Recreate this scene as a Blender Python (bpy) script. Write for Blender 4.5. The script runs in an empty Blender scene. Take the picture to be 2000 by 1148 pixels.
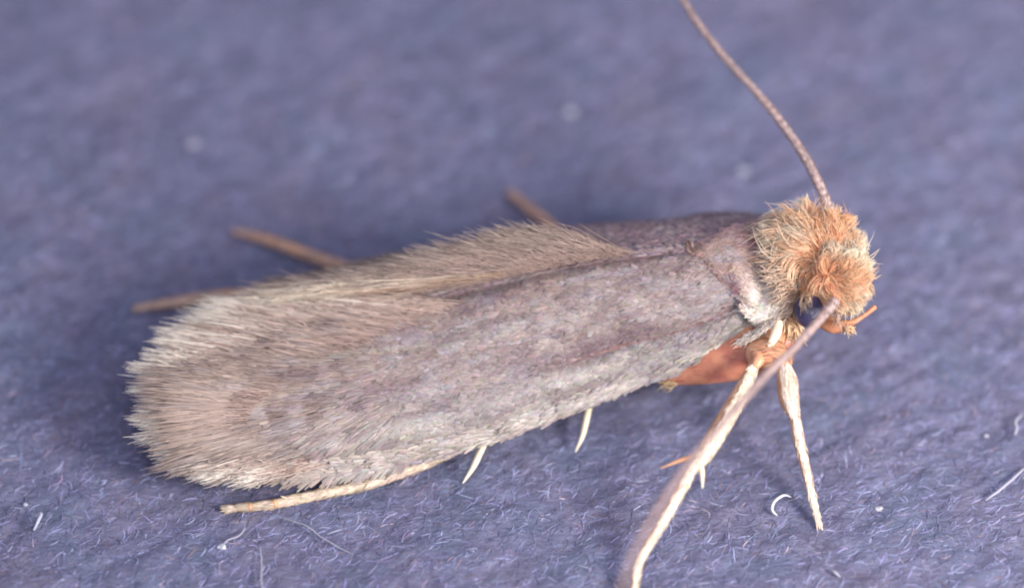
import bpy, math, random
import numpy as np
from mathutils import Vector
# 1 Blender unit = 1 mm (macro photograph, frame about 10 mm wide)
C = bpy.context.scene
C.unit_settings.system = 'METRIC'
C.unit_settings.scale_length = 0.001
C.view_settings.view_transform = 'Standard'
C.view_settings.look = 'None'
C.view_settings.exposure = 0.08
C.view_settings.gamma = 1.0
COL = C.collection
rng = np.random.default_rng(11)

# ---------------------------------------------------------------- camera
ELEV = math.radians(50)
DIST = 110.0
FOVW = 10.0
TGT = np.array([0.0, 0.0, 0.6])
VDIR = np.array([0.0, -math.cos(ELEV), math.sin(ELEV)])      # from target to camera
RIGHT = np.array([1.0, 0.0, 0.0])
UP = np.array([0.0, math.sin(ELEV), math.cos(ELEV)])
CAM = TGT + VDIR * DIST
cd = bpy.data.cameras.new('macro_camera')
cam = bpy.data.objects.new('macro_camera', cd)
COL.objects.link(cam)
cam.location = CAM
cam.rotation_euler = (math.radians(90) - ELEV, 0, 0)
cd.sensor_width = 36.0
cd.lens = 36.0 * DIST / FOVW
cd.clip_start = 1.0
cd.clip_end = 1000.0
cd.dof.use_dof = True
cd.dof.focus_distance = DIST - 1.08
cd.dof.aperture_fstop = cd.lens * 1e-3 / (2 * 3.0)
C.camera = cam
C.cycles.filter_width = 2.0

# ---------------------------------------------------------------- light
w = bpy.data.worlds.new('World'); C.world = w; w.use_nodes = True
bg = w.node_tree.nodes['Background']
bg.inputs['Color'].default_value = (0.62, 0.62, 0.85, 1)
bg.inputs['Strength'].default_value = 0.56

def area(name, az, el, dist, size, power, color):
    ld = bpy.data.lights.new(name, 'AREA')
    ld.shape = 'DISK'; ld.size = size; ld.energy = power; ld.color = color
    o = bpy.data.objects.new(name, ld); COL.objects.link(o)
    d = Vector((math.cos(el) * math.cos(az), math.cos(el) * math.sin(az), math.sin(el)))
    o.location = Vector(TGT) + d * dist
    o.rotation_euler = d.to_track_quat('Z', 'Y').to_euler()
    return o
area('key_flash', math.radians(-37), math.radians(30), 32, 11, 16800, (1.0, 0.94, 0.86))
area('added_fill', math.radians(-78), math.radians(56), 55, 34, 15500, (0.92, 0.94, 1.0))  # added fill lamp near the view axis, lightens the self-shadows

# ---------------------------------------------------------------- helpers
def P(px, py, h):
    """point at height h above the paper that the photograph shows at (px, py) of 2000 x 1148"""
    px = np.asarray(px, float); py = np.asarray(py, float); h = np.asarray(h, float)
    a = (px - 1000.0) / 2000.0 * FOVW / DIST
    b = (574.0 - py) / 2000.0 * FOVW / DIST
    d = -VDIR + a[..., None] * RIGHT + b[..., None] * UP
    t = (h - CAM[2]) / d[..., 2]
    return CAM + t[..., None] * d

def PT(rows):
    r = np.array(rows, float)
    return P(r[:, 0], r[:, 1], r[:, 2])

def cr(ctrl, t):
    """Catmull-Rom through the control rows at t in 0..1"""
    c = np.asarray(ctrl, float)
    n = len(c) - 1
    x = np.clip(np.asarray(t, float), 0, 1) * n
    i = np.clip(np.floor(x).astype(int), 0, n - 1)
    f = (x - i)[..., None]
    e = np.vstack([2 * c[0] - c[1], c, 2 * c[-1] - c[-2]])
    p0, p1, p2, p3 = e[i], e[i + 1], e[i + 2], e[i + 3]
    return 0.5 * (2 * p1 + (p2 - p0) * f + (2 * p0 - 5 * p1 + 4 * p2 - p3) * f ** 2 + (3 * p1 - p0 - 3 * p2 + p3) * f ** 3)

def nrm(v):
    return v / np.maximum(np.linalg.norm(v, axis=-1, keepdims=True), 1e-9)

_LAT = np.random.default_rng(5).random((256, 256))
def vnoise(x, y):
    xi = np.floor(x).astype(int); yi = np.floor(y).astype(int)
    fx = x - xi; fy = y - yi
    fx = fx * fx * (3 - 2 * fx); fy = fy * fy * (3 - 2 * fy)
    g = lambda a, b: _LAT[a % 256, b % 256]
    return (g(xi, yi) * (1 - fx) + g(xi + 1, yi) * fx) * (1 - fy) + (g(xi, yi + 1) * (1 - fx) + g(xi + 1, yi + 1) * fx) * fy
def fbm(x, y, o=3):
    s = 0; a = 0.5; t = 0
    for k in range(o):
        s = s + a * vnoise(x * 2 ** k + 17 * k, y * 2 ** k + 31 * k); t += a; a *= 0.5
    return s / t

ROOT = P(1000, 800, 0.0)

def mesh_obj(name, V, F, mat, parent=None, cols=None, offset=None, smooth=True, kind=None, nper=None):
    """F: int array (n,k), one face size; V (n,3); cols (n,3) per vertex"""
    V = np.asarray(V, float).reshape(-1, 3)
    if offset is not None:
        V = V - offset
    me = bpy.data.meshes.new(name)
    Fs = F if isinstance(F, list) else [F]
    nl = sum(f.size for f in Fs); nf = sum(len(f) for f in Fs)
    me.vertices.add(len(V)); me.loops.add(nl); me.polygons.add(nf)
    me.vertices.foreach_set('co', V.ravel().astype(np.float32))
    me.loops.foreach_set('vertex_index', np.concatenate([f.ravel() for f in Fs]).astype(np.int32))
    tot = np.concatenate([np.full(len(f), f.shape[1]) for f in Fs])
    st = np.concatenate([[0], np.cumsum(tot)[:-1]])
    me.polygons.foreach_set('loop_start', st.astype(np.int32))
    me.update(calc_edges=True)
    me.polygons.foreach_set('use_smooth', np.full(nf, smooth))
    if cols is not None:
        a = me.color_attributes.new('Col', 'FLOAT_COLOR', 'POINT')
        c = np.ones((len(V), 4), np.float32); c[:, :3] = np.clip(cols, 0, 1)
        a.data.foreach_set('color', c.ravel())
    me.materials.append(mat)
    me.validate()
    o = bpy.data.objects.new(name, me); COL.objects.link(o)
    if parent: o.parent = parent
    if kind: o['kind'] = kind
    return o

def strands(pts, rad, cols, sides=3):
    """pts (N,K,3), rad (N,K), cols (N,K,3) -> V,F,colours: tapered little tubes"""
    N, K, _ = pts.shape
    T = nrm(np.gradient(pts, axis=1))
    ref = nrm(rng.normal(size=(N, 1, 3)))
    A = nrm(np.cross(T, ref)); B = np.cross(T, A)
    an = np.arange(sides) * 2 * math.pi / sides
    V = pts[:, :, None, :] + rad[:, :, None, None] * (A[:, :, None, :] * np.cos(an)[None, None, :, None] + B[:, :, None, :] * np.sin(an)[None, None, :, None])
    idx = np.arange(N * K * sides).reshape(N, K, sides)
    nx = np.roll(idx, -1, axis=2)
    F = np.stack([idx[:, :-1], nx[:, :-1], nx[:, 1:], idx[:, 1:]], -1).reshape(-1, 4)
    Cc = np.repeat(cols[:, :, None, :], sides, axis=2).reshape(-1, 3)
    return V.reshape(-1, 3), F, Cc

def tube(ctrl, rad, n=40, sides=14, flat=1.0, bump=0.0, segs=0):
    """one tapered limb through the control points with rounded ends; flat squashes it across the view"""
    t = np.linspace(0, 1, n)
    c = cr(ctrl, t); r = cr(np.array(rad, float)[:, None], t)[:, 0]
    if segs:
        r = r * (1 + bump * (np.abs(np.sin(math.pi * segs * t)) ** 0.5 - 0.6))
    T = nrm(np.gradient(c, axis=0))
    c = np.vstack([c[0] - T[0] * r[0] * .6, c[0] - T[0] * r[0] * .35, c, c[-1] + T[-1] * r[-1] * .5, c[-1] + T[-1] * r[-1] * .8])
    r = np.concatenate([[r[0] * .15, r[0] * .8], r, [r[-1] * .75, r[-1] * .12]])
    T = np.vstack([T[0], T[0], T, T[-1], T[-1]])
    A = nrm(np.cross(T, VDIR)); B = np.cross(A, T)
    an = np.arange(sides) * 2 * math.pi / sides
    V = c[:, None] + r[:, None, None] * (A[:, None] * np.cos(an)[None, :, None] + flat * B[:, None] * np.sin(an)[None, :, None])
    K = len(c)
    idx = np.arange(K * sides).reshape(K, sides); nx = np.roll(idx, -1, axis=1)
    F = np.stack([idx[:-1], nx[:-1], nx[1:], idx[1:]], -1).reshape(-1, 4)
    caps = np.stack([idx[0][::-1], idx[-1]])
    return V.reshape(-1, 3), [F, caps]

# ---------------------------------------------------------------- materials
def mat_new(name):
    m = bpy.data.materials.new(name); m.use_nodes = True
    return m, m.node_tree, m.node_tree.nodes['Principled BSDF']

def mat_attr(name, rough=0.5, spec=0.4, sheen=0.0, transl=0.0, coat=0.0, noise=0.0, nscale=20.0):
    m, nt, b = mat_new(name)
    at = nt.nodes.new('ShaderNodeAttribute'); at.attribute_name = 'Col'
    src = at.outputs['Color']
    if noise:
        tc = nt.nodes.new('ShaderNodeTexCoord')
        nz = nt.nodes.new('ShaderNodeTexNoise'); nz.inputs['Scale'].default_value = nscale; nz.inputs['Detail'].default_value = 4
        nt.links.new(tc.outputs['Object'], nz.inputs['Vector'])
        mr = nt.nodes.new('ShaderNodeMapRange'); mr.inputs[1].default_value = .3; mr.inputs[2].default_value = .7
        mr.inputs[3].default_value = 1 - noise; mr.inputs[4].default_value = 1 + noise
        nt.links.new(nz.outputs['Fac'], mr.inputs[0])
        mx = nt.nodes.new('ShaderNodeVectorMath'); mx.operation = 'SCALE'
        nt.links.new(src, mx.inputs[0]); nt.links.new(mr.outputs[0], mx.inputs['Scale'])
        src = mx.outputs[0]
    nt.links.new(src, b.inputs['Base Color'])
    b.inputs['Roughness'].default_value = rough
    b.inputs['Specular IOR Level'].default_value = spec
    b.inputs['Sheen Weight'].default_value = sheen
    if transl:
        out = nt.nodes['Material Output']
        tr = nt.nodes.new('ShaderNodeBsdfTranslucent'); nt.links.new(src, tr.inputs['Color'])
        ms = nt.nodes.new('ShaderNodeMixShader'); ms.inputs[0].default_value = transl
        nt.links.new(b.outputs[0], ms.inputs[1]); nt.links.new(tr.outputs[0], ms.inputs[2])
        nt.links.new(ms.outputs[0], out.inputs['Surface'])
    return m

M_SCALE = mat_attr('wing_scale_coat', rough=0.38, spec=0.55, transl=0.12)
M_SHEET = mat_attr('wing_membrane', rough=0.6, spec=0.3, noise=0.25, nscale=14)
M_HAIR = mat_attr('fringe_hair', rough=0.42, spec=0.45, transl=0.25)
M_FUR = mat_attr('head_fur', rough=0.4, spec=0.5, transl=0.42)
M_FIBRE = mat_attr('paper_fibre', rough=0.6, spec=0.3)

def mat_cuticle(name, c1, c2, rough=0.35, sss=0.35, scale=9.0, stretch=None):
    m, nt, b = mat_new(name)
    tc = nt.nodes.new('ShaderNodeTexCoord')
    nz = nt.nodes.new('ShaderNodeTexNoise'); nz.inputs['Scale'].default_value = scale; nz.inputs['Detail'].default_value = 5
    nt.links.new(tc.outputs['Object'], nz.inputs['Vector'])
    rp = nt.nodes.new('ShaderNodeValToRGB')
    rp.color_ramp.elements[0].position = .35; rp.color_ramp.elements[0].color = (*c1, 1)
    rp.color_ramp.elements[1].position = .68; rp.color_ramp.elements[1].color = (*c2, 1)
    nt.links.new(nz.outputs['Fac'], rp.inputs[0]); nt.links.new(rp.outputs[0], b.inputs['Base Color'])
    b.inputs['Roughness'].default_value = rough
    b.inputs['Subsurface Weight'].default_value = sss
    b.inputs['Subsurface Radius'].default_value = (1.0, .45, .25)
    b.inputs['Subsurface Scale'].default_value = 0.12
    bp = nt.nodes.new('ShaderNodeBump'); bp.inputs['Strength'].default_value = .5; bp.inputs['Distance'].default_value = .008
    n2 = nt.nodes.new('ShaderNodeTexNoise'); n2.inputs['Scale'].default_value = scale * 5; n2.inputs['Detail'].default_value = 3
    nt.links.new(tc.outputs['Object'], n2.inputs['Vector'])
    nt.links.new(n2.outputs['Fac'], bp.inputs['Height']); nt.links.new(bp.outputs[0], b.inputs['Normal'])
    return m
M_BODY = mat_cuticle('body_cuticle', (.30, .13, .08), (.42, .20, .12))
M_COXA = mat_cuticle('coxa_cuticle', (.42, .145, .10), (.62, .28, .16), rough=.34, scale=5)
M_COXA2 = mat_cuticle('fore_coxa_cuticle', (.54, .26, .15), (.66, .36, .21), rough=.4, scale=5)
M_LEG = mat_cuticle('leg_cuticle', (.46, .24, .13), (.62, .38, .24), rough=.38)
M_ANT = mat_cuticle('antenna_cuticle', (.34, .24, .23), (.46, .35, .33), rough=.45, scale=16)
M_SPUR = mat_cuticle('spur_cuticle', (.72, .60, .44), (.82, .72, .56), rough=.4, sss=.2)
M_PALP = mat_cuticle('palp_cuticle', (.40, .15, .075), (.56, .26, .14), rough=.45)
M_EYE, nt, b = mat_new('compound_eye')
b.inputs['Base Color'].default_value = (.035, .03, .075, 1); b.inputs['Roughness'].default_value = .32
vo = nt.nodes.new('ShaderNodeTexVoronoi'); vo.inputs['Scale'].default_value = 45
tc = nt.nodes.new('ShaderNodeTexCoord'); nt.links.new(tc.outputs['Object'], vo.inputs['Vector'])
bp = nt.nodes.new('ShaderNodeBump'); bp.inputs['Strength'].default_value = .6; bp.inputs['Distance'].default_value = .01; bp.invert = True
nt.links.new(vo.outputs['Distance'], bp.inputs['Height']); nt.links.new(bp.outputs[0], b.inputs['Normal'])

# ---------------------------------------------------------------- the paper
GA = math.radians(34)                      # lie of the fibres
def gh(x, y):
    u = x * math.cos(GA) + y * math.sin(GA); v = -x * math.sin(GA) + y * math.cos(GA)
    uu = u + .5 * fbm(x * .9, y * .9, 2)
    return (0.07 * (fbm(uu * 0.7, v * 1.5, 3) - .5) + 0.05 * (fbm(uu * 2.6 + 9, v * 8.0, 3) - .5)
            + 0.030 * (fbm(x * 9, y * 9 + 4, 2) - .5))

M_PAPER, nt, b = mat_new('paper')
tc = nt.nodes.new('ShaderNodeTexCoord')
mp = nt.nodes.new('ShaderNodeMapping'); mp.inputs['Rotation'].default_value = (0, 0, -GA); mp.inputs['Scale'].default_value = (1, 2.6, 1)
nt.links.new(tc.outputs['Object'], mp.inputs['Vector'])
def nz(scale, det, src, rough=.55, dist=0):
    n = nt.nodes.new('ShaderNodeTexNoise'); n.inputs['Scale'].default_value = scale; n.inputs['Detail'].default_value = det
    n.inputs['Roughness'].default_value = rough; n.inputs['Distortion'].default_value = dist
    nt.links.new(src, n.inputs['Vector']); return n
def ramp(src, *st):
    r = nt.nodes.new('ShaderNodeValToRGB'); e = r.color_ramp.elements
    e[0].position, e[0].color = st[0][0], (*st[0][1], 1); e[1].position, e[1].color = st[-1][0], (*st[-1][1], 1)
    for p, c in st[1:-1]:
        k = e.new(p); k.color = (*c, 1)
    nt.links.new(src, r.inputs[0]); return r
n1 = nz(2.2, 6, mp.outputs[0], .62, .3)
r1 = ramp(n1.outputs['Fac'], (.33, (.108, .109, .190)), (.5, (.143, .146, .245)), (.68, (.192, .197, .315)))
n2 = nz(1.1, 3, tc.outputs['Object'])
r2 = ramp(n2.outputs['Fac'], (.32, (.90, 1.03, .99)), (.5, (1, 1, 1)), (.68, (1.10, 1.0, .92)))
mx = nt.nodes.new('ShaderNodeMix'); mx.data_type = 'RGBA'; mx.blend_type = 'MULTIPLY'; mx.inputs['Factor'].default_value = 1
nt.links.new(r1.outputs[0], mx.inputs['A']); nt.links.new(r2.outputs[0], mx.inputs['B'])
nt.links.new(mx.outputs['Result'], b.inputs['Base Color'])
b.inputs['Roughness'].default_value = .72; b.inputs['Specular IOR Level'].default_value = .25
n3 = nz(9, 6, mp.outputs[0], .65, .5)
bp = nt.nodes.new('ShaderNodeBump'); bp.inputs['Strength'].default_value = .8; bp.inputs['Distance'].default_value = .07
nt.links.new(n3.outputs['Fac'], bp.inputs['Height']); nt.links.new(bp.outputs[0], b.inputs['Normal'])

gx = np.concatenate([np.linspace(-40, -8, 16)[:-1], np.linspace(-8, 8, 430), np.linspace(8, 40, 16)[1:]])
gy = np.concatenate([np.linspace(-40, -7, 16)[:-1], np.linspace(-7, 8, 400), np.linspace(8, 40, 16)[1:]])
X, Y = np.meshgrid(gx, gy)
Z = gh(X, Y)
nx_, ny_ = len(gx), len(gy)
idx = np.arange(nx_ * ny_).reshape(ny_, nx_)
F = np.stack([idx[:-1, :-1], idx[:-1, 1:], idx[1:, 1:], idx[1:, :-1]], -1).reshape(-1, 4)
ground = mesh_obj('ground', np.stack([X, Y, Z], -1), F, M_PAPER)
ground['kind'] = 'structure'
ground['label'] = 'matt lavender blue felt-like paper surface under the moth'

# matted fibres of the paper
def paper_fibres(N, K, x0, x1, y0, y1, lmin, lmax, rmin, rmax, wander):
    x = rng.uniform(x0, x1, N); y = rng.uniform(y0, y1, N)
    a = GA + rng.normal(0, wander, N) + np.where(rng.random(N) < .18, rng.uniform(-1.5, 1.5, N), 0)
    curl = rng.normal(0, 1.0, N)
    L = rng.uniform(lmin, lmax, N)
    t = np.linspace(-.5, .5, K)[None]
    ang = a[:, None] + curl[:, None] * t
    st = L[:, None] / (K - 1)
    px = x[:, None] + np.cumsum(np.cos(ang) * st, 1); py = y[:, None] + np.cumsum(np.sin(ang) * st, 1)
    r = rng.uniform(rmin, rmax, N)[:, None] * (1 - 1.6 * np.abs(t) ** 1.5)
    lift = rng.uniform(-.3, .7, N)[:, None] * r * 1.0 + np.maximum(rng.normal(0, .005, N), 0)[:, None] * (1 - 4 * t ** 2)
    pz = gh(px, py) + lift - .35 * r
    base = np.array([.150, .152, .256])
    k = rng.random(N)
    br = 0.70 + 1.35 * k ** 3 + .30 * (fbm(x * .8 + 40, y * .8, 2) - .5)
    tint = 1 + rng.normal(0, .05, (N, 3)) + (rng.random((N, 1)) < .06) * np.array([[.35, .02, -.2]])
    c = base * br[:, None] * tint
    c = c + (k[:, None] > .97) * np.array([.07, .07, .06])
    return np.stack([px, py, pz], -1), r, np.repeat(c[:, None], K, 1)
p, r, c = paper_fibres(80000, 4, -6.6, 6.6, -5.6, 6.4, .04, .19, .0035, .0100, .60)
V, F, cc = strands(p, r, c, 4)
_g = gh(V[:, 0], V[:, 1]); V[:, 2] = _g + (V[:, 2] - _g) * .42
o = mesh_obj('paper_fibres', V, F, M_FIBRE, cols=cc, kind='stuff')
o['label'] = 'fine pale matted fibres lying all over the lavender blue paper'; o['category'] = 'paper fibres'

def loose(name, rows, rad, col, label, cat, group=None, K=24):
    c3 = PT(rows)
    t = np.linspace(0, 1, K)
    pts = cr(c3, t)[None]
    pts[0, :, 2] += gh(pts[0, :, 0], pts[0, :, 1])
    rr = (rad * .72 * (1 - .55 * np.abs(2 * t - 1) ** 3))[None]
    org = pts[0].mean(0); org[2] = 0
    V, F, cc = strands(pts, rr, np.tile(np.array(col), (1, K, 1)), 8)
    o = mesh_obj(name, V, F, M_FIBRE, cols=cc, offset=org)
    o.location = org
    o['label'] = label; o['category'] = cat
    if group: o['group'] = group
    return o
G = 'loose pale lint fibres on the paper'
pale = (.36, .36, .44)
loose('lint_fibre', [(1545, 970, .05), (1528, 968, .06), (1513, 980, .07), (1508, 995, .06), (1518, 1006, .04)], .020, (.62, .62, .66),
      'pale lint fibre curled into a C beside the tip of the foreleg', 'lint', G)
loose('lint_fibre', [(508, 1070, .05), (511, 1100, .08), (510, 1130, .07), (516, 1165, .05)], .012, (.34, .34, .42),
      'long thin upright fibre crossing the lower left edge of the photo', 'lint', G)
loose('lint_fibre', [(1619, 1110, .03), (1630, 1118, .06), (1641, 1126, .03)], .016, pale,
      'short pale dash of lint below and right of the foreleg tip', 'lint', G)
loose('lint_fibre', [(1996, 808, .04), (1984, 822, .08), (1986, 838, .07), (1982, 852, .04)], .020, pale,
      'bright crooked lint fibre at the right edge of the photo', 'lint', G)
loose('lint_fibre', [(1925, 978, .04), (1950, 960, .07), (1975, 938, .07), (2003, 915, .05)], .022, (.33, .32, .40),
      'thick dull fibre strand running off the lower right edge', 'lint', G)
loose('lint_fibre', [(66, 1036, .04), (74, 1018, .08), (80, 1002, .08), (70, 1006, .05)], .024, (.42, .44, .54),
      'small hooked pale fibre at the lower left of the paper', 'lint', G)
loose('lint_fibre', [(432, 1075, .03), (442, 1058, .07), (466, 1045, .05), (480, 1030, .03)], .011, (.36, .36, .44),
      'thin fibre slanting away from the white fleck below the tail', 'lint', G)
loose('lint_fibre', [(545, 1010, .04), (600, 1028, .08), (640, 1056, .06), (690, 1080, .04)], .008, (.36, .36, .42),
      'long hair-thin fibre lying below the hind leg tip', 'lint', G)

def fleck(px, py, r, col, label, sq=.6):
    c0 = P(px, py, 0.0)
    n, m = 10, 14
    th = np.linspace(0.02, math.pi - .02, n)[:, None]; ph = np.arange(m)[None] * 2 * math.pi / m
    rr = r * (1 + .35 * (vnoise(th * 2.3 + px, ph * 1.1 + py) - .5) * 2)
    V = np.stack([rr * np.sin(th) * np.cos(ph) * 1.25, rr * np.sin(th) * np.sin(ph) * .9, rr * sq * np.cos(th) + 0 * ph], -1)
    idx = np.arange(n * m).reshape(n, m); nx = np.roll(idx, -1, axis=1)
    F = np.stack([idx[:-1], idx[1:], nx[1:], nx[:-1]], -1).reshape(-1, 4)
    o = mesh_obj('lint_fleck', V, [F, np.stack([idx[0], idx[-1][::-1]])], M_FIBRE, cols=np.tile(np.array(col), (n * m, 1)))
    o.location = (c0[0], c0[1], gh(c0[0], c0[1]) + r * sq * .6)
    o['label'] = label; o['category'] = 'lint'; o['group'] = 'pale flecks on the paper'
fleck(1112, 220, .045, (.33, .33, .41), 'blurred pale fleck on the paper above the middle of the moth')
fleck(433, 1071, .034, (.52, .54, .60), 'bright white fleck on the paper below the tail and hind leg tip')
fleck(1716, 993, .032, (.40, .40, .46), 'round white fleck on the paper right of the foreleg tip')
fleck(1926, 850, .022, (.36, .36, .42), 'small pale fleck near the right edge beside the crooked fibre')
fleck(375, 285, .055, (.29, .29, .38), 'faint blurred light fleck on the upper left of the paper')
fleck(1450, 335, .045, (.28, .29, .38), 'faint blurred light fleck above the thorax of the moth')
fleck(50, 985, .022, (.40, .40, .48), 'tiny white fleck at the lower left beside the hooked fibre')

# ---------------------------------------------------------------- the moth
moth = bpy.data.objects.new('moth', None); COL.objects.link(moth)
moth.location = ROOT
moth['label'] = 'mauve brown clothes moth with furry orange head and fringed folded wings'
moth['category'] = 'moth'
def part(name, V, F, mat, parent=None, **k):
    return mesh_obj(name, V, F, mat, parent=parent or moth, offset=ROOT, **k)

def panel(top, bot, bulge, nu=120, nv=40, thick=.012, crease=None):
    T = PT(top); B = PT(bot)
    def S(u, v):
        u = np.asarray(u, float); v = np.asarray(v, float)
        a = cr(T, u); b_ = cr(B, u)
        p = a * (1 - v)[..., None] + b_ * v[..., None]
        du = cr(T, np.clip(u + .01, 0, 1)) - cr(T, np.clip(u - .01, 0, 1)) + cr(B, np.clip(u + .01, 0, 1)) - cr(B, np.clip(u - .01, 0, 1))
        n = nrm(np.cross(b_ - a, du))
        n = np.where((n @ (VDIR + np.array([0, 0, .5])))[..., None] < 0, -n, n)
        h = bulge * 4 * v * (1 - v)
        if crease is not None: h = h + crease(u, v)
        return p + n * np.asarray(h)[..., None], n
    return S

def sheet(S, colf, nu=140, nv=50, thick=.010):
    u, v = np.meshgrid(np.linspace(0, 1, nu), np.linspace(0, 1, nv), indexing='ij')
    p, n = S(u, v)
    V = np.concatenate([p.reshape(-1, 3), (p - n * thick).reshape(-1, 3)])
    i = np.arange(nu * nv).reshape(nu, nv)
    q = lambda i: np.stack([i[:-1, :-1], i[:-1, 1:], i[1:, 1:], i[1:, :-1]], -1).reshape(-1, 4)
    j = i + nu * nv
    rim = []
    for e in (i[0], i[-1], i[:, 0], i[:, -1]):
        rim.append(np.stack([e[:-1], e[1:], e[1:] + nu * nv, e[:-1] + nu * nv], -1))
    F = np.concatenate([q(i), q(j)[:, ::-1]] + rim)
    c = colf(u, v).reshape(-1, 3)
    return V, F, np.concatenate([c, c])

def scales(S, colf, N, L, W, lift, spread=.22, urange=(0, 1), vrange=(0, 1), flow=None, tipc=1.08, rootc=.86, keep=None):
    u = rng.uniform(*urange, N); v = rng.uniform(*vrange, N)
    if keep is not None:
        kk = rng.random(N) < keep(u, v); u = u[kk]; v = v[kk]; N = len(u)
    p, n = S(u, v)
    e = .004
    s = np.where(u > 1 - e, -1, 1)
    tu = nrm((S(np.clip(u + e * s, 0, 1), v)[0] - p) * s[:, None])
    s2 = np.where(v > 1 - e, -1, 1)
    tv = nrm((S(u, np.clip(v + e * s2, 0, 1))[0] - p) * s2[:, None])
    n = nrm(np.cross(tu, tv)); n = np.where((n @ (VDIR + np.array([0, 0, .5])))[:, None] < 0, -n, n)
    tv = np.cross(n, tu)
    a = rng.normal(0, spread, N)
    if flow is not None: a = a + flow(u, v)
    d = tu * np.cos(a)[:, None] + tv * np.sin(a)[:, None]
    sd = np.cross(n, d)
    tilt = rng.normal(0, .06, N)[:, None]
    sd = nrm(sd + n * tilt)
    l = (L * rng.uniform(.7, 1.3, N))[:, None]; w_ = (W * rng.uniform(.7, 1.25, N))[:, None]
    lf = np.abs(rng.normal(lift, lift * .5, N))[:, None] + .04
    base = p + n * .002
    def pt(t, s_, bend=0): return base + d * l * t + n * (l * lf * t - l * bend) + sd * w_ * s_
    V = np.stack([pt(0, -.22), pt(0, .22), pt(.45, .5), pt(.9, .36, .03), pt(1, 0, .05), pt(.9, -.36, .03), pt(.45, -.5), pt(.5, 0, -.06)], 1)
    o = np.arange(N)[:, None] * 8
    F = np.concatenate([o + np.array(f)[None] for f in ([0, 1, 7], [1, 2, 7], [2, 3, 7], [3, 4, 7], [4, 5, 7], [5, 6, 7], [6, 0, 7])])
    c = colf(u, v) * (1 + rng.normal(0, .17, N))[:, None] * (1 + rng.normal(0, .045, (N, 3)))
    c = np.repeat(c[:, None], 8, 1)
    c[:, [0, 1]] *= rootc; c[:, [3, 4, 5]] *= tipc
    return V.reshape(-1, 3), F, c.reshape(-1, 3)

def mixc(a, b, f): return a * (1 - f)[..., None] + b * f[..., None]
def bump1(x, c, w_): return np.exp(-((x - c) / w_) ** 2)
def sm(x, a, b):
    t = np.clip((x - a) / (b - a), 0, 1); return t * t * (3 - 2 * t)
def A(*c): return np.array(c)

# --- near forewing
NT = [(1400, 478, 1.52), (1250, 495, 1.50), (1100, 519, 1.38), (1000, 541, 1.27), (850, 575, 1.10), (700, 602, .98), (580, 632, .89), (490, 672, .80), (432, 735, .70)]
NB = [(1505, 632, 1.08), (1400, 697, .80), (1250, 752, .55), (1100, 812, .42), (950, 866, .34), (800, 905, .30), (670, 928, .30), (545, 930, .33), (448, 885, .44)]
def near_crease(u, v):
    h = .06 * (fbm(u * 5, v * 2.5, 2) - .5) + .03 * (fbm(u * 26, v * 12 + 3, 2) - .5)
    h = h - .05 * bump1(v - .03, 0, .05)
    h = h - .035 * bump1(v, .70 - .1 * u, .03) * (1 - sm(u, .25, .5))
    h = h + .03 * bump1(v, .80, .09)
    return h
SN = panel(NT, NB, .17, crease=near_crease)
def near_col(u, v):
    mau = A(.255, .190, .175); pale_ = A(.345, .312, .288); gold = A(.30, .24, .20); dark = A(.140, .092, .105)
    c = np.broadcast_to(mau, u.shape + (3,)).copy()
    c = mixc(c, pale_, .88 * sm(v, .60, .82) * (1 - .55 * sm(u, .55, .85)))  # naturally paler costal scales, with some of their sheen put into the colour
    c = mixc(c, A(.365, .282, .238), .9 * sm(u + .30 * (1 - v), .66, 1.14))
    c = mixc(c, gold, .45 * sm(v, .80, .97) * sm(u, .3, .6))
    c = mixc(c, A(.30, .26, .22), .42 * bump1(v, .36 - .08 * u, .06) * sm(u, .1, .25) * (1 - sm(u, .6, .8)))
    g = fbm(u * 22 + 3, v * 20, 3)
    c = mixc(c, dark, np.clip((g - .50) * 2.2, 0, .42) * (1 - .6 * sm(u, .75, .95)))
    g2 = fbm(u * 24 + 30, v * 30 + 9, 2)
    c = mixc(c, A(.32, .295, .32), np.clip((g2 - .52) * 2.4, 0, .45))
    g3 = fbm(u * 10 + 3, v * 22 + 9, 2)
    c = mixc(c, A(.145, .10, .12), np.clip((g3 - .52) * 2.5, 0, .42) * (1 - .5 * sm(u, .7, .9)))
    c = mixc(c, dark, .8 * bump1(v, .62, .07) * bump1(u, .31, .07))
    c = mixc(c, dark, .55 * bump1(v, .55, .06) * bump1(u, .63, .10))
    c = mixc(c, A(.22, .09, .09), .85 * bump1(v, .70 - .1 * u, .014) * (1 - sm(u, .2, .42)))
    c = mixc(c, A(.70, .64, .55), .8 * bump1(v, .93, .06) * bump1(u, .05, .07))
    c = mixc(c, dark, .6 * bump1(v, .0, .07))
    return c
V, F, cc = sheet(SN, near_col)
fw = part('forewing', V, F, M_SHEET, cols=cc)
fw['label'] = 'forewing nearer the camera, seen broadside from the thorax to the tail'
V1, F1, c1 = scales(SN, near_col, 42000, .085, .040, .035, spread=.22, flow=lambda u, v: (v - .5) * .25, keep=lambda u, v: 1 - .97 * sm(u + .22 * (1 - v), .86, 1.06))
V3, F3, c3_ = scales(SN, near_col, 2500, .17, .026, .03, spread=.10, urange=(.62, .86), flow=lambda u, v: (v - .42) * 1.1)
V2, F2, c2 = scales(SN, lambda u, v: near_col(u, v) * 1.08, 2600, .14, .030, .10, spread=.10, vrange=(.90, 1.0))
part('wing_scales', np.concatenate([V1, V2, V3]), np.concatenate([F1, F2 + len(V1), F3 + len(V1) + len(V2)]), M_SCALE, parent=fw, cols=np.concatenate([c1, c2, c3_]), kind='stuff')

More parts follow.
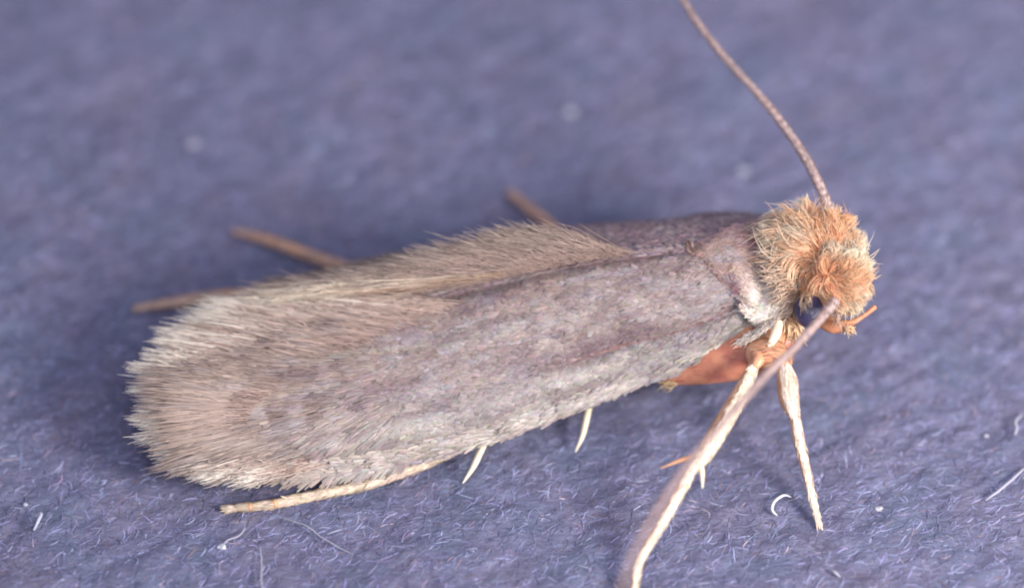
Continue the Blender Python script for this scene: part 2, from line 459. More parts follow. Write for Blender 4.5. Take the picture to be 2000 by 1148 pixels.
# --- far forewing, sloping away behind the ridge
FT = [(1512, 432, .98), (1420, 420, .92), (1300, 433, .82), (1140, 443, .70), (1000, 472, .60), (850, 517, .52), (700, 548, .48), (560, 568, .50), (470, 590, .52)]
FB = [(1470, 480, 1.50), (1400, 483, 1.50), (1250, 503, 1.45), (1120, 522, 1.34), (1000, 548, 1.22), (850, 582, 1.05), (700, 604, .93), (600, 622, .84), (520, 650, .74)]
SF = panel(FT, FB, .12, crease=lambda u, v: .05 * (fbm(u * 6, v * 3 + 8, 2) - .5))
def far_col(u, v):
    c = np.broadcast_to(A(.24, .17, .185), u.shape + (3,)).copy()
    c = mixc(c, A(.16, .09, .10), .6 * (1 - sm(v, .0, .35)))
    c = mixc(c, A(.36, .30, .31), np.clip((fbm(u * 22, v * 12 + 5, 3) - .5) * 2.2, 0, .6) * sm(v, .2, .6))
    c = mixc(c, A(.32, .24, .19), .6 * sm(u, .55, .85))
    return c
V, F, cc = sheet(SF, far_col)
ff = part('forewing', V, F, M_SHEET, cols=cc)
ff['label'] = 'darker forewing on the far side, mostly hidden behind the ridge of hairs'
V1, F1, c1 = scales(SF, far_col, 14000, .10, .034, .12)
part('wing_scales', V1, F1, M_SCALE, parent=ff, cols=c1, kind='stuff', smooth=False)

# --- fringes
def fringe(Rr, Tr, N, K, r0, croot, ctip, off=(0, .35), ln=(.6, 1.0), srange=(0, 1), bow=.05, clumps=60, cl=.5, jit=.03, light=0, sj=.02, sag=0.0):
    R_ = PT(Rr); T_ = PT(Tr)
    s = rng.uniform(*srange, N)
    k = rng.integers(0, clumps, N); sc = (rng.random(clumps) * (srange[1] - srange[0]) + srange[0])
    k = np.abs(s[:, None] - sc[None]).argmin(1)
    cln = rng.uniform(.86, 1.04, clumps)
    st = s + rng.normal(0, sj, N)
    st = st * (1 - cl) + sc[k] * cl
    a = cr(R_, s); b_ = cr(T_, st)
    o_ = rng.uniform(off[0], off[1], N)[:, None]
    l = (rng.uniform(ln[0], ln[1], N) * cln[k])[:, None]
    d = b_ - a
    p0 = a + d * o_; p1 = a + d * np.maximum(l, o_ + .25)
    p1 = p1 + rng.normal(0, jit, (N, 3))
    t = np.linspace(0, 1, K)[None, :, None]
    pts = p0[:, None] * (1 - t) + p1[:, None] * t
    nrm_ = nrm(VDIR + A(0, 0, .4))
    amp = rng.uniform(.3, 1, N)[:, None, None] * bow
    pts = pts + nrm_ * amp * (4 * t * (1 - t)) + rng.normal(0, .012, (N, 1, 3)) * (t * t)
    wv = rng.normal(0, .018, (N, 1, 3)) * np.sin(t * math.pi * 2 + rng.uniform(0, 6, (N, 1, 1)))
    pts = pts + wv
    pts[..., 2] -= sag * (t[..., 0] ** 2)
    rr = r0 * rng.uniform(.7, 1.25, N)[:, None] * np.clip(np.array([.8, 1.0, 1.0] + [1.0] * (K - 5) + [.75, .25])[None], 0, 1)
    tc_ = np.clip((t + rng.normal(0, .12, (N, 1, 1))), 0, 1)
    c = np.array(croot) * (1 - tc_) + np.array(ctip) * tc_
    c = c * (1 + rng.normal(0, .11, (N, 1, 1)))
    return strands(pts, np.broadcast_to(rr, pts.shape[:2]), c)
def join(parts):
    Vs, Fs, Cs = [], [], []; n = 0
    for V, F, c in parts:
        Vs.append(V); Fs.append(F + n); Cs.append(c); n += len(V)
    return np.concatenate(Vs), np.concatenate(Fs), np.concatenate(Cs)

TR = [(880, 592, 1.14), (780, 618, 1.08), (690, 642, 1.02), (600, 680, .95), (520, 730, .87), (460, 785, .78), (450, 838, .68), (510, 884, .52), (620, 914, .40)]
TT = [(600, 572, .94), (490, 582, .88), (395, 592, .80), (318, 645, .74), (270, 705, .68), (260, 775, .60), (275, 865, .47), (345, 922, .36), (455, 948, .31)]
def project(p):
    q = p - CAM; z = -(q @ VDIR)
    return 1000 + (q @ RIGHT) / z * DIST / FOVW * 2000, 574 - (q @ UP) / z * DIST / FOVW * 2000
_u, _v = np.meshgrid(np.linspace(0, 1, 300), np.linspace(0, 1, 120), indexing='ij')
_sp = SN(_u.ravel(), _v.ravel())[0]; _sx, _sy = project(_sp)
def on_wing(rows, dh):
    return [(x, y, _sp[((_sx - x) ** 2 + (_sy - y) ** 2).argmin(), 2] + dh) for x, y, h in rows]
TR = on_wing(TR, .0)
TT = [(x, y, min(h + .04, TR[i][2] - .01)) for i, (x, y, h) in enumerate(TT)]
def surface_hairs(N, K=6):
    u = rng.uniform(.48, .995, N * 3); v = rng.uniform(.02, .985, N * 3)
    kk = rng.random(N * 3) < sm(u + .24 * (1 - v), .78, 1.04)
    u, v = u[kk][:N], v[kk][:N]; n_ = len(u)
    p, n = SN(u, v)
    q = (p - CAM); z = -(q @ VDIR); px = 1000 + (q @ RIGHT) / z * DIST / FOVW * 2000; py = 574 - (q @ UP) / z * DIST / FOVW * 2000
    g = np.linspace(0, 1, 60)
    a_ = cr(np.array(TR, float)[:, :2], g); b_ = cr(np.array(TT, float)[:, :2], g)
    i = ((px[:, None] - a_[None, :, 0]) ** 2 + (py[:, None] - a_[None, :, 1]) ** 2).argmin(1)
    d = nrm(b_[i] - a_[i] + 0.0)
    far = np.sqrt(((np.stack([px, py], 1) - a_[i]) ** 2).sum(1))[:, None]
    d = nrm(d * 1.0 + np.array([[-1.0, .33]]) * np.clip(far / 160, 0, 1) + rng.normal(0, .07, (n_, 2)))
    R_ = RIGHT[None] * d[:, :1] - UP[None] * d[:, 1:]
    k = -(R_ * n).sum(1) / np.maximum(n @ VDIR, .3)
    t3 = nrm(R_ + k[:, None] * VDIR)
    L = (rng.uniform(.16, .38, n_) * (1 + rng.uniform(0, 1.7, n_) * sm(u, .84, .99)))[:, None, None]
    t = np.linspace(0, 1, K)[None, :, None]
    pts = p[:, None] + n[:, None] * (.004 + .012 * t * rng.uniform(0, 1.6, (n_, 1, 1)) + .02 * t * (1 - t)) + t3[:, None] * L * t
    c = near_col(u, v)[:, None] * (1 + rng.normal(0, .13, (n_, 1, 1))) * (1.06 + .12 * sm(u, .78, .97)[:, None, None] + .40 * t)
    r = .0085 * rng.uniform(.7, 1.2, (n_, 1)) * np.array([.7, 1, 1, .9, .6, .15])[None]
    return strands(pts, r, c)
parts = [
    surface_hairs(11000),
    fringe(TR, TT, 9000, 8, .0068, (.50, .365, .315), (.67, .54, .475), off=(-.22, .45), ln=(.30, .95), clumps=150, cl=.5, bow=.015),
    fringe(TR, TT, 4200, 8, .0070, (.53, .40, .34), (.96, .89, .80), off=(-.10, .6), ln=(.75, 1.05), clumps=64, cl=.78, bow=.02),
    fringe(TR, TT, 450, 8, .0065, (.36, .24, .20), (.42, .30, .25), off=(-.1, .55), ln=(.5, .85), clumps=70, cl=.85, bow=.022),
]
V, F, cc = join(parts)
part('tail_fringe', V, F, M_HAIR, parent=fw, cols=cc, kind='stuff')
UR = [(1240, 494, 1.52), (1160, 506, 1.46), (1080, 522, 1.38), (1000, 538, 1.30), (910, 556, 1.20), (820, 572, 1.10), (720, 586, 1.00)]
UT = [(1040, 452, 1.58), (955, 452, 1.54), (860, 482, 1.44), (770, 515, 1.32), (670, 541, 1.18), (560, 562, 1.02), (440, 578, .90)]
parts = [
    fringe(UR, UT, 6200, 9, .0042, (.40, .285, .245), (.49, .375, .33), off=(0, .30), ln=(.5, 1.0), clumps=50, cl=.35, bow=.012, sj=.05, jit=.05),
    fringe(UR, UT, 1500, 9, .0038, (.38, .282, .240), (.52, .425, .375), off=(.2, .5), ln=(.9, 1.08), clumps=24, cl=.5, bow=.012, sj=.05, jit=.05),
    fringe([(1060, 530, 1.40), (960, 546, 1.32), (860, 562, 1.24)], [(620, 552, 1.12), (510, 570, 1.02), (392, 588, .92)], 300, 9, .0058, (.50, .34, .25), (.86, .78, .66),
           off=(.1, .6), ln=(.6, 1.0), clumps=9, cl=.45, bow=.03, jit=.03),
]
V, F, cc = join(parts)
part('ridge_fringe', V, F, M_HAIR, parent=fw, cols=cc, kind='stuff')
V, F, cc = fringe([(1000, 470, .66), (850, 515, .58), (700, 545, .54)], [(780, 505, .70), (600, 545, .62), (450, 575, .58)], 1400, 8, .007, (.32, .23, .22), (.42, .33, .29), clumps=20, cl=.3, jit=.04)
part('wing_fringe', V, F, M_HAIR, parent=ff, cols=cc, kind='stuff')

# --- body: head, thorax and abdomen are one surface
BC = PT([(1660, 530, 1.30), (1615, 528, 1.34), (1560, 525, 1.30), (1500, 545, 1.08), (1420, 580, .86), (1300, 615, .70), (1100, 660, .56), (900, 705, .46), (720, 750, .38), (600, 770, .34)])
V, F = tube(BC, [.12, .33, .30, .36, .38, .34, .30, .25, .16, .05], n=90, sides=28, flat=1.0)
body = part('body', V, F, M_BODY)

# --- thorax scale shield (patagia and tegulae)
TTp = [(1545, 432, 1.58), (1480, 434, 1.60), (1420, 448, 1.59), (1372, 471, 1.53), (1352, 488, 1.45)]
TBp = [(1545, 612, 1.28), (1502, 622, 1.26), (1455, 590, 1.37), (1400, 545, 1.43), (1353, 494, 1.45)]
ST = panel(TTp, TBp, .07, crease=lambda u, v: .05 * (fbm(u * 5 + 2, v * 5, 2) - .5))
def thx_col(u, v):
    c = np.broadcast_to(A(.30, .20, .175), u.shape + (3,)).copy()
    c = mixc(c, A(.29, .255, .28), np.clip((fbm(u * 9, v * 9, 3) - .45) * 2.5, 0, .8))
    c = mixc(c, A(.20, .12, .14), .65 * (1 - sm(v, 0, .22)))
    c = mixc(c, A(.17, .055, .06), .95 * bump1(u, .26, .11) * bump1(v, .20, .10))
    c = mixc(c, A(.17, .07, .08), .8 * bump1(u, .52, .08) * bump1(v, .86, .10))
    c = mixc(c, A(.64, .545, .48), .95 * sm(v, .50, .80) * (1 - sm(u, .30, .52)))  # bright shoulder highlight painted into the scale colour near the head
    c = mixc(c, A(.34, .20, .15), .6 * sm(u, .6, .95))
    return c
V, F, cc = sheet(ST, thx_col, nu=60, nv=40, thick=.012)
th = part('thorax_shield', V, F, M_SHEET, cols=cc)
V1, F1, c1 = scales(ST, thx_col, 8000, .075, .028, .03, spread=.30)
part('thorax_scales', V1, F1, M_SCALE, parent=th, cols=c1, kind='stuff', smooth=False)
# tegula: lobe over the wing root, its glossy highlight painted into the pale colour
GT = [(1555, 545, 1.45), (1510, 565, 1.42), (1475, 585, 1.34), (1452, 600, 1.26)]
GB = [(1536, 606, 1.22), (1518, 628, 1.18), (1487, 638, 1.14), (1454, 610, 1.24)]
SG = panel(GT, GB, .10)
teg_col = lambda u, v: mixc(np.broadcast_to(A(.74, .67, .58), u.shape + (3,)).copy(), A(.42, .30, .26), np.clip((fbm(u * 6, v * 6 + 2, 3) - .52) * 3, 0, .8))
V, F, cc = sheet(SG, teg_col, nu=40, nv=24, thick=.03)
tg = part('tegula', V, F, M_SHEET, cols=cc)
V1, F1, c1 = scales(SG, teg_col, 1800, .08, .030, .03, spread=.25)
part('tegula_scales', V1, F1, M_SCALE, parent=tg, cols=c1, kind='stuff', smooth=False)

# --- head fur: two hairy lobes (crown and face); hair flow taken from guide tufts
crown = [  # root px, py, direction in px, length px, cream 0..1
    (1535, 450, -34, -26, 44, .45), (1552, 436, -22, -36, 46, .5), (1575, 430, -6, -34, 44, .5), (1600, 428, 6, -28, 36, .4), (1555, 455, -60, -24, 62, .45), (1580, 455, -26, -30, 50, .35),
    (1560, 478, -68, -16, 72, .75), (1575, 495, -66, -2, 70, .6), (1560, 515, -58, 12, 58, .5), (1557, 535, -46, 30, 48, .6), (1560, 555, -28, 45, 46, .6),
    (1622, 436, 20, -20, 32, .1), (1645, 450, 26, -14, 34, .2), (1612, 460, 16, -22, 44, .05), (1635, 475, 26, -10, 40, .08), (1600, 480, -20, -26, 50, .15), (1590, 510, -50, 14, 54, .2),
    (1658, 465, 28, -22, 40, 1.1), (1666, 484, 30, -12, 40, 1.1), (1620, 500, 12, -20, 40, .2),
]
face = [
    (1600, 515, 2, -36, 46, .5), (1618, 508, 6, -38, 54, 1.1), (1635, 508, 12, -34, 52, 1.2), (1655, 510, 22, -26, 48, 1.2), (1675, 515, 28, -14, 40, 1.1), (1690, 530, 24, -2, 26, .5),
    (1600, 535, 26, 6, 50, .08), (1620, 530, 36, -4, 54, .15), (1645, 530, 36, 0, 48, .3), (1600, 555, 20, 22, 44, .08), (1625, 550, 34, 12, 50, .12), (1650, 550, 30, 20, 42, .3), (1682, 550, 18, 20, 30, .2),
    (1590, 572, 4, 32, 34, .1), (1615, 575, 8, 28, 32, .15), (1640, 578, 8, 32, 40, .6), (1660, 578, 6, 36, 44, 1.0), (1676, 580, 4, 34, 40, .95), (1692, 570, 6, 30, 30, .3),
    (1585, 545, 8, 34, 34, .25), (1580, 530, -20, 28, 46, .2),
]
HC = P(1610, 515, 1.42)
def fur(lobe, N, K, clumps, cl, r0, lscale=1.0):
    Gd = np.array({'crown': crown, 'face': face}[lobe], float)
    cx, cy, ch, HR = {'crown': (1598, 487, 1.44, A(.33, .30, .34)), 'face': (1634, 547, 1.36, A(.29, .23, .38))}[lobe]
    hc = P(cx, cy, ch)
    a = rng.uniform(-1, 1, (N * 3, 2)); a = a[(a ** 2).sum(1) < .97][:N]
    wz = np.sqrt(1 - (a ** 2).sum(1))
    px = cx + a[:, 0] * HR[0] * 200; py = cy - a[:, 1] * HR[1] * 200
    keep = ~((np.hypot((px - 1577) / 36, (py - 608) / 38) < 1) | ((py > 588) & (px < 1640)))
    a, wz, px, py = a[keep], wz[keep], px[keep], py[keep]; N_ = len(a)
    out = a[:, :1] * RIGHT + a[:, 1:] * UP + wz[:, None] * VDIR
    root = hc + a[:, :1] * HR[0] * RIGHT + a[:, 1:] * HR[1] * UP + (wz * HR[2])[:, None] * VDIR - out * .03
    ci = rng.choice(N_, clumps, replace=False)
    near = ((root[:, None] - root[None, ci]) ** 2).sum(2).argmin(1)
    d2 = (px[:, None] - Gd[None, :, 0]) ** 2 + (py[:, None] - Gd[None, :, 1]) ** 2
    W = np.exp(-d2 / (2 * 9.0 ** 2)) + 1e-9; W /= W.sum(1, keepdims=True)
    dr = nrm(W @ Gd[:, 2:4]); L = (W @ Gd[:, 4]) / 200. * lscale * .84; cream = W @ Gd[:, 5]
    ja = rng.normal(0, .33, clumps)[near] + rng.normal(0, .12, N_)
    ja = ja * (1 + 2.2 * np.exp(-((px - 1602) ** 2 + (py - 525) ** 2) / 34.0 ** 2))
    dr = np.stack([dr[:, 0] * np.cos(ja) - dr[:, 1] * np.sin(ja), dr[:, 0] * np.sin(ja) + dr[:, 1] * np.cos(ja)], 1)
    dvec = nrm(dr[:, :1] * RIGHT - dr[:, 1:] * UP + out * (rng.uniform(.0, .35, N_) + rng.uniform(0, .3, clumps)[near])[:, None])
    L = L * rng.uniform(.6, 1.25, N_)
    tip = root + dvec * L[:, None]
    ctip = root[ci] + dvec[ci] * (L[ci] * rng.uniform(.9, 1.25, clumps))[:, None]
    tip = tip * (1 - cl) + ctip[near] * cl
    t = np.linspace(0, 1, K)[None, :, None]
    mid = root + out * (L * .30)[:, None] + (tip - root) * .35
    pts = (1 - t) ** 2 * root[:, None] + 2 * t * (1 - t) * mid[:, None] + t * t * tip[:, None]
    side = nrm(np.cross(tip - root, VDIR))
    pts = pts + side[:, None] * (L * (rng.normal(.10, .16, clumps)[near] + rng.normal(0, .04, N_)))[:, None, None] * np.sin(t * math.pi)
    pts = pts + rng.normal(0, .010, (N_, 1, 3)) * np.sin(t * math.pi)
    cr_ = rng.uniform(.72, 1.12, (clumps, 1))[near]; cream = np.clip(cream + rng.normal(-.04, .20, clumps)[near], 0, 1)
    croot = A(.80, .31, .14); cmid = A(1.0, .60, .33); cpale = A(1.0, .88, .72)
    f = np.clip(cream[:, None, None] * 1.15 * t ** .6 + .12 * t + rng.normal(0, .07, (N_, 1, 1)), 0, 1)
    base = croot * (1 - t) + cmid * t
    c = (base * (1 - f) + cpale * f) * cr_[:, None] * (1 + rng.normal(0, .10, (N_, 1, 1)))
    rr = r0 * rng.uniform(.7, 1.3, N_)[:, None] * np.array([.9, 1, 1, .95, .8, .55, .15])[None]
    return strands(pts, rr, c)
V, F, cc = join([fur('crown', 5500, 7, 320, .45, .0058), fur('crown', 2200, 7, 90, .6, .0052, 1.25), fur('crown', 2500, 7, 400, .3, .0065, .6), fur('face', 5000, 7, 320, .42, .0056), fur('face', 1600, 7, 90, .6, .0052, 1.15), fur('face', 2500, 7, 400, .3, .0065, .6), fur('crown', 260, 7, 120, .2, .0042, 1.6), fur('face', 200, 7, 90, .2, .0042, 1.5)])
part('head_fur', V, F, M_FUR, cols=cc, kind='stuff')
# collar hairs behind the head and the whiskers under it
parts = [fringe([(1545, 430, 1.55), (1520, 470, 1.62), (1520, 520, 1.60), (1535, 570, 1.46), (1560, 600, 1.30)], [(1492, 435, 1.58), (1470, 470, 1.64), (1475, 525, 1.60), (1495, 590, 1.44), (1520, 640, 1.25)],
                500, 7, .006, (.60, .36, .24), (.86, .74, .62), off=(-.5, .2), ln=(.4, .85), clumps=26, cl=.6, bow=.06),
         fringe([(1530, 612, 1.20), (1545, 612, 1.20)], [(1545, 655, 1.05), (1572, 668, 1.02)], 160, 7, .009, (.85, .46, .25), (1, .80, .56), off=(0, .2), ln=(.6, 1.05), clumps=5, cl=.6),
         fringe([(1565, 565, 1.55), (1580, 570, 1.58)], [(1560, 612, 1.55), (1590, 598, 1.56)], 16, 7, .0065, (.6, .36, .2), (.78, .64, .5), off=(0, .1), ln=(.7, 1.1), clumps=4, cl=.5)]
V, F, cc = join(parts)
part('collar_hair', V, F, M_FUR, cols=cc, kind='stuff')

# --- eye
def ellipsoid(c0, rx, ry, rz, n=24, m=36):
    th_ = np.linspace(0.01, math.pi - .01, n)[:, None]; ph = np.arange(m)[None] * 2 * math.pi / m
    V = c0 + (rx * np.sin(th_) * np.cos(ph))[..., None] * RIGHT + (ry * np.sin(th_) * np.sin(ph))[..., None] * UP + (rz * np.cos(th_) + 0 * ph)[..., None] * VDIR
    idx = np.arange(n * m).reshape(n, m); nx = np.roll(idx, -1, axis=1)
    return V.reshape(-1, 3), [np.stack([idx[:-1], idx[1:], nx[1:], nx[:-1]], -1).reshape(-1, 4), np.stack([idx[0], idx[-1][::-1]])]
V, F = ellipsoid(P(1580, 607, 1.42), .150, .165, .13)
part('eye', V, F, M_EYE)
V, F = ellipsoid(P(1605, 585, 1.20), .20, .18, .2)
part('cheek', V, F, M_PALP)

# --- antennae
def antenna(rows, rad, segs, label):
    c3 = PT(rows)
    V, F = tube(c3, rad, n=segs * 6, sides=14, segs=segs, bump=.26)
    o = part('antenna', V, F, M_ANT); o['label'] = label
    # fine setae lying along it
    N = 900
    t = rng.uniform(.0, .99, N)
    p = cr(c3, t); T = nrm(cr(c3, np.clip(t + .01, 0, 1)) - p); r = cr(np.array(rad)[:, None], t)[:, 0]
    q = rng.normal(size=(N, 3)); q = nrm(q - (q * T).sum(1, keepdims=True) * T)
    a0 = p + q * r[:, None] * .9
    k = np.linspace(0, 1, 4)[None, :, None]
    pts = a0[:, None] + (T * .055 + q * .018)[:, None] * k
    V, F, c = strands(pts, np.tile(np.array([1, .9, .6, .2])[None] * .0045, (N, 1)), np.tile(np.array([.36, .26, .25]), (N, 4, 1)))
    part('setae', V, F, M_HAIR, parent=o, cols=c, kind='stuff')
antenna([(1622, 425, 1.72), (1606, 375, 1.85), (1575, 312, 1.95), (1535, 252, 2.02), (1490, 195, 2.1), (1440, 140, 2.15), (1392, 85, 2.2), (1352, 30, 2.25), (1318, -30, 2.3), (1290, -100, 2.3), (1270, -180, 2.2)],
        [.058, .046, .041, .038, .036, .034, .032, .030, .028, .026, .02], 46, 'raised antenna on the far side, reaching over the upper edge of the photo')
antenna([(1632, 588, 1.62), (1600, 625, 1.72), (1550, 680, 1.82), (1490, 738, 1.90), (1425, 812, 1.98), (1362, 885, 2.06), (1305, 965, 2.14), (1258, 1045, 2.22), (1222, 1130, 2.32), (1200, 1210, 2.42), (1185, 1300, 2.5)],
        [.050, .042, .037, .035, .034, .032, .031, .030, .029, .028, .026], 46, 'lowered antenna on the near side, blurring towards the lower edge of the photo')

# --- palps
V, F = tube(PT([(1600, 628, 1.20), (1625, 638, 1.22), (1650, 638, 1.24), (1662, 646, 1.24)]), [.045, .065, .055, .03], n=24)
part('palp', V, F, M_PALP)['label'] = 'short orange palp with a tufted end under the face'
V, F = tube(PT([(1620, 625, 1.22), (1655, 632, 1.26), (1685, 618, 1.30), (1708, 600, 1.34)]), [.045, .036, .022, .026], n=30)
pp = part('palp', V, F, M_PALP); pp['label'] = 'longer orange palp pointing forward and up'
V, F, cc = join([fringe([(1645, 630, 1.27), (1655, 640, 1.27)], [(1660, 655, 1.27), (1670, 645, 1.27)], 90, 7, .0065, (.85, .45, .24), (1, .8, .58), off=(0, .3), ln=(.5, 1.0), clumps=6, bow=.01, jit=.015),
                 fringe([(1625, 590, 1.5), (1640, 600, 1.45)], [(1632, 640, 1.35), (1645, 645, 1.35)], 14, 7, .006, (.6, .4, .3), (.8, .62, .5), clumps=3, bow=.03)])
part('palp_hair', V, F, M_FUR, parent=pp, cols=cc, kind='stuff')

# --- legs
def coat(c3, rad, N, col, L=.085, W=.020, lift=.03, arc=(-2.2, 2.2), trange=(0.02, .98)):
    """pale scales on a limb, pointing towards its end"""
    rad = np.array(rad, float)
    def S(u, v):
        t = trange[0] + (trange[1] - trange[0]) * u
        p = cr(c3, t); T = nrm(cr(c3, np.clip(t + .01, 0, 1)) - cr(c3, np.clip(t - .01, 0, 1)))
        A_ = nrm(np.cross(T, VDIR)); B = np.cross(A_, T)
        an = arc[0] + (arc[1] - arc[0]) * v
        r = cr(rad[:, None], t)
        d = A_ * np.sin(an)[..., None] + B * np.cos(an)[..., None]
        return p + d * r, d
    u = rng.random(N); v = rng.random(N)
    p, n = S(u, v); tu = nrm(S(u + .01, v)[0] - S(u - .01, v)[0])
    sd = np.cross(n, tu)
    a = rng.normal(0, .15, N)[:, None]; d = tu * np.cos(a) + sd * np.sin(a); sd = np.cross(n, d)
    l = (L * rng.uniform(.7, 1.3, N))[:, None]; w_ = (W * rng.uniform(.7, 1.2, N))[:, None]; lf = np.abs(rng.normal(lift, .03, N))[:, None]
    pt = lambda t, s: p + n * .001 + d * l * t + n * l * lf * t + sd * w_ * s
    V = np.stack([pt(0, -.25), pt(0, .25), pt(.5, .5), pt(1, .12), pt(1, -.12), pt(.5, -.5)], 1)
    o = np.arange(N)[:, None] * 6
    F = np.concatenate([o + np.array([0, 1, 2, 5]), o + np.array([5, 2, 3, 4])])
    c = np.array(col) * (1 + rng.normal(0, .20, N))[:, None] * (1 + rng.normal(0, .03, (N, 3)))
    return V.reshape(-1, 3), F, np.repeat(c[:, None], 6, 1).reshape(-1, 3)

M_LSC = mat_attr('leg_scale_coat', rough=0.33, spec=0.6, transl=0.1)
def leg(rows, rad, mat, label, n=60, sides=16, coatN=0, coatc=(.70, .60, .44), arc=(-2.2, 2.2), trange=(.02, .98), flat=.8, name='leg', parent=None):
    c3 = PT(rows)
    V, F = tube(c3, rad, n=n, sides=sides, flat=flat)
    o = part(name, V, F, mat, parent=parent)
    if label: o['label'] = label
    if coatN:
        V, F, c = coat(c3, rad, coatN, coatc, arc=arc, trange=trange)
        part('leg_scales', V, F, M_LSC, parent=o, cols=c, kind='stuff', smooth=False)
    return o
# hind coxa and femur, the swollen red-orange piece below the wing
leg([(1545, 655, .95), (1490, 672, .88), (1430, 695, .78), (1370, 718, .66), (1320, 738, .55), (1298, 746, .50)], [.12, .28, .25, .17, .075, .02], M_COXA,
    'swollen red-orange hind coxa just below the wing edge', n=50, sides=26, flat=.7, name='coxa', coatN=60, coatc=(.54, .22, .14), arc=(-1.6, 1.6))
leg([(1520, 628, 1.05), (1500, 662, .98), (1480, 690, .98)], [.14, .17, .12], M_COXA2, 'orange coxa of the middle leg', n=30, sides=22, name='coxa', coatN=120, coatc=(.62, .33, .20), arc=(-1.6, 1.6))
leg([(1470, 690, 1.0), (1500, 690, 1.04), (1524, 698, 1.06), (1533, 712, 1.04)], [.12, .155, .12, .07], M_COXA2, 'rounded orange coxa of the foreleg', n=34, sides=22, name='coxa', coatN=120, coatc=(.62, .33, .20), arc=(-1.6, 1.6))
leg([(1522, 628, 1.28), (1516, 650, 1.24), (1503, 675, 1.18)], [.036, .050, .030], M_SPUR, 'pale glossy strip of cuticle under the tegula', n=20, coatN=0, coatc=(.80, .78, .70), arc=(-3.1, 3.1), name='pleurite')
V, F, cc = fringe([(1520, 625, 1.30), (1470, 650, 1.14)], [(1470, 660, 1.16), (1425, 680, 1.02)], 260, 7, .0048, (.66, .54, .48), (.86, .78, .70), off=(-.1, .3), ln=(.5, 1.0), clumps=10, bow=.02, jit=.012)
part('wing_root_hair', V, F, M_HAIR, cols=cc, kind='stuff')
V, F, cc = fringe([(1345, 742, .56), (1325, 744, .54)], [(1300, 752, .52), (1294, 748, .52)], 34, 7, .008, (.9, .62, .34), (.95, .78, .5), off=(-.2, .3), ln=(.6, 1.05), clumps=4, bow=.01)
part('coxa_hair', V, F, M_FUR, cols=cc, kind='stuff')

# foreleg
fl = leg([(1530, 708, 1.05), (1536, 740, .96), (1540, 775, .86), (1547, 803, .78)], [.060, .094, .098, .072], M_LEG, 'near foreleg stretched straight down to the paper', coatN=900, arc=(-2.4, .5), coatc=(.70, .56, .46))
leg([(1541, 795, .80), (1550, 803, .775)], [.072, .076], M_SPUR, 'bright cream band at the joint of the foreleg', n=10, coatN=0, coatc=(.90, .84, .66), arc=(-3.1, 3.1), parent=fl, name='joint_band')
leg([(1550, 806, .77), (1560, 860, .58), (1573, 915, .38), (1586, 970, .19), (1598, 1021, .045)], [.052, .054, .046, .036, .024], M_LEG, None, coatN=800, arc=(-2.4, .5), coatc=(.68, .54, .44), parent=fl, name='tarsus')
# middle leg
ml = leg([(1474, 708, 1.06), (1462, 735, 1.02), (1436, 785, .94), (1402, 843, .84), (1374, 888, .76), (1352, 915, .70)], [.050, .062, .084, .092, .078, .050], M_LEG,
         'near middle leg with cream lit side reaching off the lower edge', n=80, coatN=1700, arc=(-2.5, .35), coatc=(.76, .64, .50))
leg([(1354, 908, .71), (1334, 948, .62), (1304, 1002, .48), (1275, 1050, .34), (1250, 1095, .22), (1240, 1140, .12), (1232, 1190, .04)], [.050, .050, .047, .045, .040, .036, .030], M_LEG, None, n=70, coatN=1300,
    arc=(-2.5, .4), coatc=(.76, .64, .50), parent=ml, name='tarsus')
def spur(rows, rad, lab, parent, colr=(.86, .76, .56), mat=None):
    o = leg(rows, rad, mat or M_SPUR, lab, n=24, sides=12, coatN=0, coatc=colr, arc=(-3.1, 3.1), parent=parent, name='spur', flat=.9)
spur([(1366, 898, .74), (1371, 922, .68), (1372, 952, .62)], [.030, .026, .008], 'pale upright spur of the middle leg', ml)
o = leg([(1356, 890, .74), (1325, 900, .70), (1290, 914, .66)], [.028, .020, .006], M_COXA2, 'thin orange spur pointing left from the middle leg', n=20, sides=10, parent=ml, name='spur')
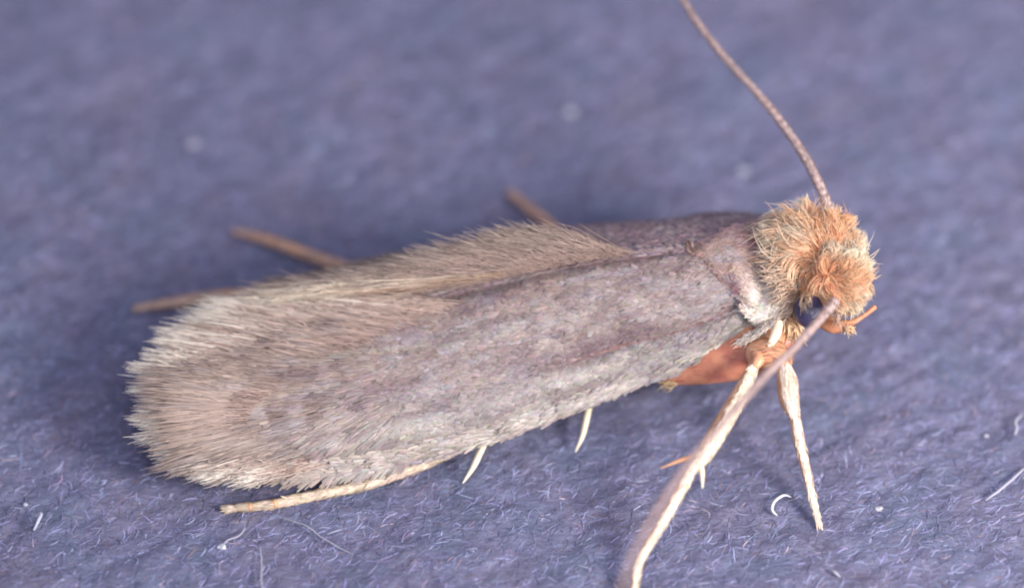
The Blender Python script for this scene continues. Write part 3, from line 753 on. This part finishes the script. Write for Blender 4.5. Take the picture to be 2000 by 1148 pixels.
leg([(1475, 690, 1.10), (1482, 700, 1.10), (1476, 714, 1.08)], [.05, .062, .045], M_COXA2, 'knee joint where the middle leg leaves its coxa', n=16, name='trochanter', parent=ml)

# near hind leg, in stepped segments under the wing
hl = leg([(1330, 700, .48), (1180, 745, .30), (1020, 805, .17), (910, 862, .14), (830, 902, .13), (768, 926, .11), (716, 946, .10)], [.09, .085, .080, .072, .066, .060, .053], M_LEG,
         'near hind leg lying back under the wing edge past the tail', n=80, coatN=1700, coatc=(.62, .50, .40), arc=(-2.6, 2.6))
for a_, b_, r1_, r2_ in [((719, 944), (536, 984), .058, .044), ((538, 983), (487, 990), .046, .040), ((489, 989), (447, 993), .040, .034)]:
    rows = [(a_[0] + (b_[0] - a_[0]) * k, a_[1] + (b_[1] - a_[1]) * k, .10 - .05 * k) for k in (0, .5, 1)]
    leg(rows, [r1_, (r1_ + r2_) / 2 - .002, r2_], M_LEG, None, n=26, coatN=int(6 * abs(a_[0] - b_[0])), coatc=(.64, .52, .40), arc=(-2.6, 2.6), parent=hl, name='tarsus_segment')
spur([(1152, 786, .28), (1146, 815, .24), (1138, 850, .18), (1124, 882, .10)], [.032, .032, .026, .007], 'cream spur of the hind leg below the middle of the wing', hl)
spur([(950, 858, .24), (938, 882, .20), (924, 912, .14), (904, 943, .07)], [.030, .034, .028, .007], 'cream spur of the hind leg nearer the tail', hl)
# far legs
leg([(1000, 640, .35), (850, 580, .30), (680, 524, .22), (600, 497, .16), (520, 468, .09), (458, 452, .05)], [.07, .07, .062, .060, .052, .026], M_LEG, 'far middle leg showing blurred above the wing towards the tail', coatN=500, coatc=(.46, .30, .24))
leg([(900, 650, .30), (650, 600, .25), (480, 578, .16), (400, 582, .12), (330, 592, .08), (264, 602, .05)], [.07, .07, .065, .060, .050, .026], M_LEG, 'far hind leg ending blurred left of the tail fringe', coatN=500, coatc=(.44, .30, .24))
leg([(1200, 560, .5), (1120, 480, .36), (1065, 432, .22), (1030, 404, .12), (998, 380, .05)], [.06, .06, .055, .052, .042], M_LEG, 'far foreleg tip peeping out above the ridge hairs', coatN=300, coatc=(.46, .30, .24))
